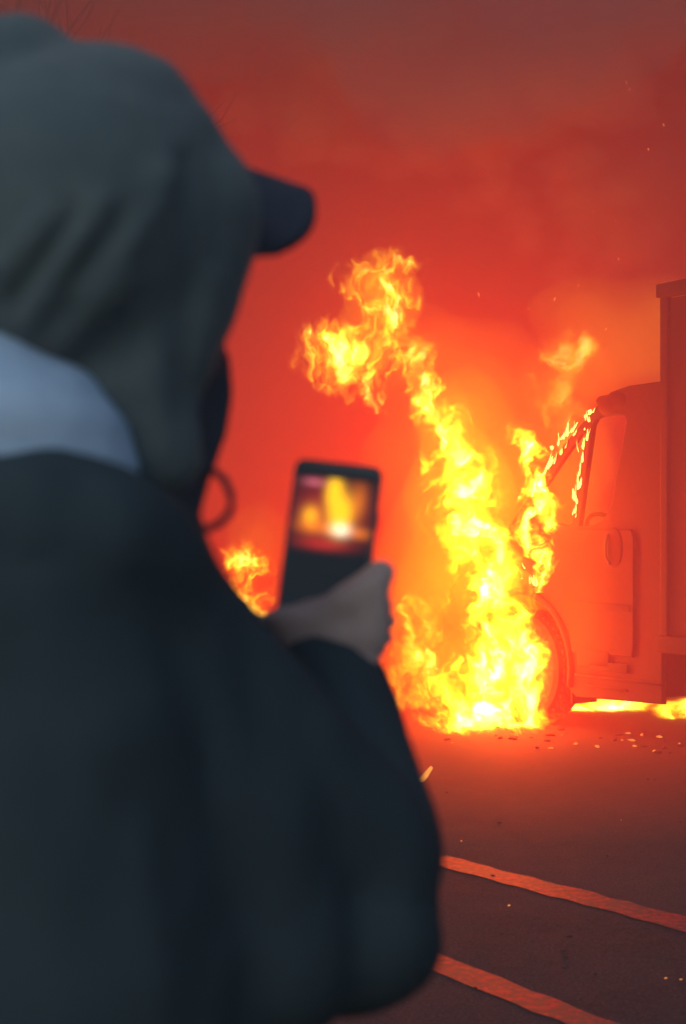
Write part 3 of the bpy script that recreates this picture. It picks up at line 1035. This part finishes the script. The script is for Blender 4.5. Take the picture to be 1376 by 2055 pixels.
# ---------------------------------------------------------------- bare tree behind the person
BARK = surf('bare_bark', (0.05, 0.035, 0.032), (0.025, 0.018, 0.017), 14, 0.9, 0.5, 60)
te = empty('bare_tree', (-3.0, 11.8, 0))
tag(te, 'bare leafless tree rising above the hooded head at the upper left', 'tree')
tb = bmesh.new(); cb = bmesh.new()
tube(tb, [(0, 0, -0.1), (0.03, 0.02, 1.2), (-0.04, 0, 2.4), (0.02, 0.03, 3.3)], [0.17, 0.13, 0.11, 0.09], 10)
rr = random.Random(11)


def branch(bm, p, d, L, r, depth):
    pts = [p]; rs = [r]
    n = 5
    for i in range(n):
        d = (d + Vector((rr.uniform(-.22, .22), rr.uniform(-.22, .22), rr.uniform(-.08, .2)))).normalized()
        p = p + d * L / n
        pts.append(p); rs.append(r * (1 - 0.6 * (i + 1) / n))
        if depth < 4 and i >= 1 and rr.random() < 0.8:
            nd = (d + Vector((rr.uniform(-1, 1), rr.uniform(-1, 1), rr.uniform(-.3, .6))) * 0.8).normalized()
            branch(bm, p, nd, L * rr.uniform(0.5, 0.75), r * 0.5, depth + 1)
    tube(bm, pts, rs, 5 if depth > 1 else 7)


for k in range(7):
    a = k * 0.9 + 0.3
    branch(cb, Vector((0.02, 0.03, 2.3 + 0.15 * k)), Vector((math.cos(a) * 0.55, math.sin(a) * 0.5, 1)).normalized(), 2.3, 0.05, 1)
mobj('trunk', tb, BARK, te); mobj('crown', cb, BARK, te)

# ---------------------------------------------------------------- fire along the burnt window frames: clinging drips
WHITE = glow('molten_fire', (1.0, 0.62, 0.12), 7)


def drips(label, pts, n, seed, wid=0.02):  # stuff: droplets too many and small to tell apart
    r_ = random.Random(seed)
    bm = bmesh.new()
    o0 = tr.matrix_world @ Vector((0, 0, 0))
    for i in range(n):
        t = r_.random()
        k = t * (len(pts) - 1)
        a = Vector(pts[int(k)]); b = Vector(pts[min(int(k) + 1, len(pts) - 1)])
        p = a.lerp(b, k - int(k)) + Vector((r_.gauss(0, wid), r_.uniform(-0.03, 0.0), r_.gauss(0, wid)))
        L = r_.uniform(0.01, 0.1); r0 = 0.003 + 0.016 * r_.random() ** 2.5
        d = (b - a).normalized() * 0.7 + Vector((r_.uniform(-.4, .4), r_.uniform(-.2, .2), -0.5))
        if d.z > 0: d = -d
        d.normalize()
        tube(bm, [p - d * L, p - d * L * 0.4 + Vector((r_.uniform(-.008, .008), 0, 0)), p, p + d * r0 * 1.5], [r0 * 0.15, r0 * 0.6, r0, r0 * 0.4], 6)
    o = mobj('burning_drips', bm, WHITE)
    o.location = T0; o.rotation_euler = (0, 0, UA)
    return tag(o, kind='stuff')


drips('thin broken line of fire dripping down the sloping windscreen pillar', [(0.84, -0.02, 2.46), (0.6, -0.02, 2.29), (0.42, -0.02, 2.13), (0.26, -0.02, 1.98), (0.12, -0.02, 1.82)], 36, 3, 0.03)
drips('thin white line of fire dripping down the upright window bar', [(0.83, -0.02, 2.44), (0.76, -0.02, 2.22), (0.72, -0.02, 2.0), (0.68, -0.02, 1.85), (0.655, -0.02, 1.66)], 26, 5, 0.016)
drips('last white drops of fire falling beside the wheel arch', [(0.12, -0.03, 1.22), (0.2, -0.03, 1.1)], 12, 9, 0.03)

flame('flame', 12.5, [(1232, 1432, 95), (1232, 1410, 90), (1232, 1385, 60)], 'low white strip of fire glowing under the truck sill', strength=30, seed=6.1, nscale=6, stretch=(0.4, 1, 1), warp=0.06, white=2.0, bias=0.25, ysq=2)
flame('flame', 11.9, [(1390, 1440, 70), (1390, 1418, 66), (1390, 1395, 36)], 'small white fire under the truck at the right edge', strength=30, seed=8.8, nscale=6, stretch=(0.5, 1, 1), warp=0.06, white=2.0, bias=0.25, ysq=2)

# ---------------------------------------------------------------- embers and debris
EMB = glow('ember', (1.0, 0.25, 0.05), 2)
DEB = surf('charred_scrap', (0.03, 0.025, 0.023), (0.012, 0.01, 0.01), 30, 0.8)
HOT = glow('hot_scrap', (1.0, 0.36, 0.06), 1.6)


def shard(seed, l=0.05):
    r_ = random.Random(seed)
    bm = bmesh.new()
    bmesh.ops.create_icosphere(bm, subdivisions=1, radius=1)
    for v in bm.verts:
        v.co = Vector((v.co.x * l, v.co.y * l * 0.55, v.co.z * l * 0.3)) * r_.uniform(0.7, 1.25)
    me = bpy.data.meshes.new('shard')
    bm.to_mesh(me); bm.free()
    return me


em_me = shard(1, 0.011)
em_me.materials.append(EMB)
sp = [(1222, 8), (1220, 102), (1256, 165), (1262, 180), (1236, 4), (1254, 412), (1234, 443), (1190, 424), (1160, 573), (1112, 600), (1240, 520), (877, 440), (826, 62), (632, 284), (636, 206), (300, 8), (178, 2), (1020, 556), (1300, 300), (1330, 250), (1090, 470), (1180, 610), (1215, 660), (960, 590), (1060, 620)]
for i, (px, py) in enumerate(sp):
    o = bpy.data.objects.new('spark', em_me)
    COL.objects.link(o)
    o.location = P(px, py, 10.2 + 1.2 * R.random())
    o.rotation_euler = (R.uniform(0, 3), R.uniform(0.9, 2.2), R.uniform(0, 3))
    k = R.uniform(0.5, 1.1)
    o.scale = (k * R.uniform(1, 1.8), k, k)
    tag(o, 'tiny glowing spark drifting in the red smoke', 'spark', 'sparks drifting in the smoke')
cold = []
for k in range(6):
    m_ = shard(20 + k, 0.05); m_.materials.append(DEB); cold.append(m_)
hotm = []
for k in range(5):
    m_ = shard(40 + k, 0.04); m_.materials.append(HOT); hotm.append(m_)
for i in range(70):
    px = R.uniform(860, 1376); py = R.uniform(1456, 1500) + (px - 900) * 0.03
    hot = R.random() < 0.28
    p = G(px, py)
    if i > 48:
        p = G(R.uniform(880, 1376), R.uniform(1530, 2000)); hot = R.random() < 0.15
    o = bpy.data.objects.new('debris', R.choice(hotm if hot else cold))
    COL.objects.link(o)
    k = R.uniform(0.3, 0.9) * (0.4 if i > 48 else 1)
    o.location = p + Vector((0, 0, 0.008))
    o.scale = (k, k, k)
    o.rotation_euler = (0, 0, R.uniform(0, 6.28))
    if hot: tag(o, 'small glowing scrap of burnt debris lying on the road', 'debris', 'glowing scraps on the road')
    else: tag(o, 'small charred scrap of debris lying on the road', 'debris', 'charred scraps on the road')
bm = bmesh.new()
tube(bm, [(-0.045, 0, -0.05), (0, 0.005, 0.0), (0.04, 0, 0.055)], [0.012, 0.019, 0.01], 8)
o = mobj('ember', bm, HOT)
o.location = P(853, 1557, 8.8)
tag(o, 'bright orange ember stick glowing beside the black jacket sleeve', 'ember')
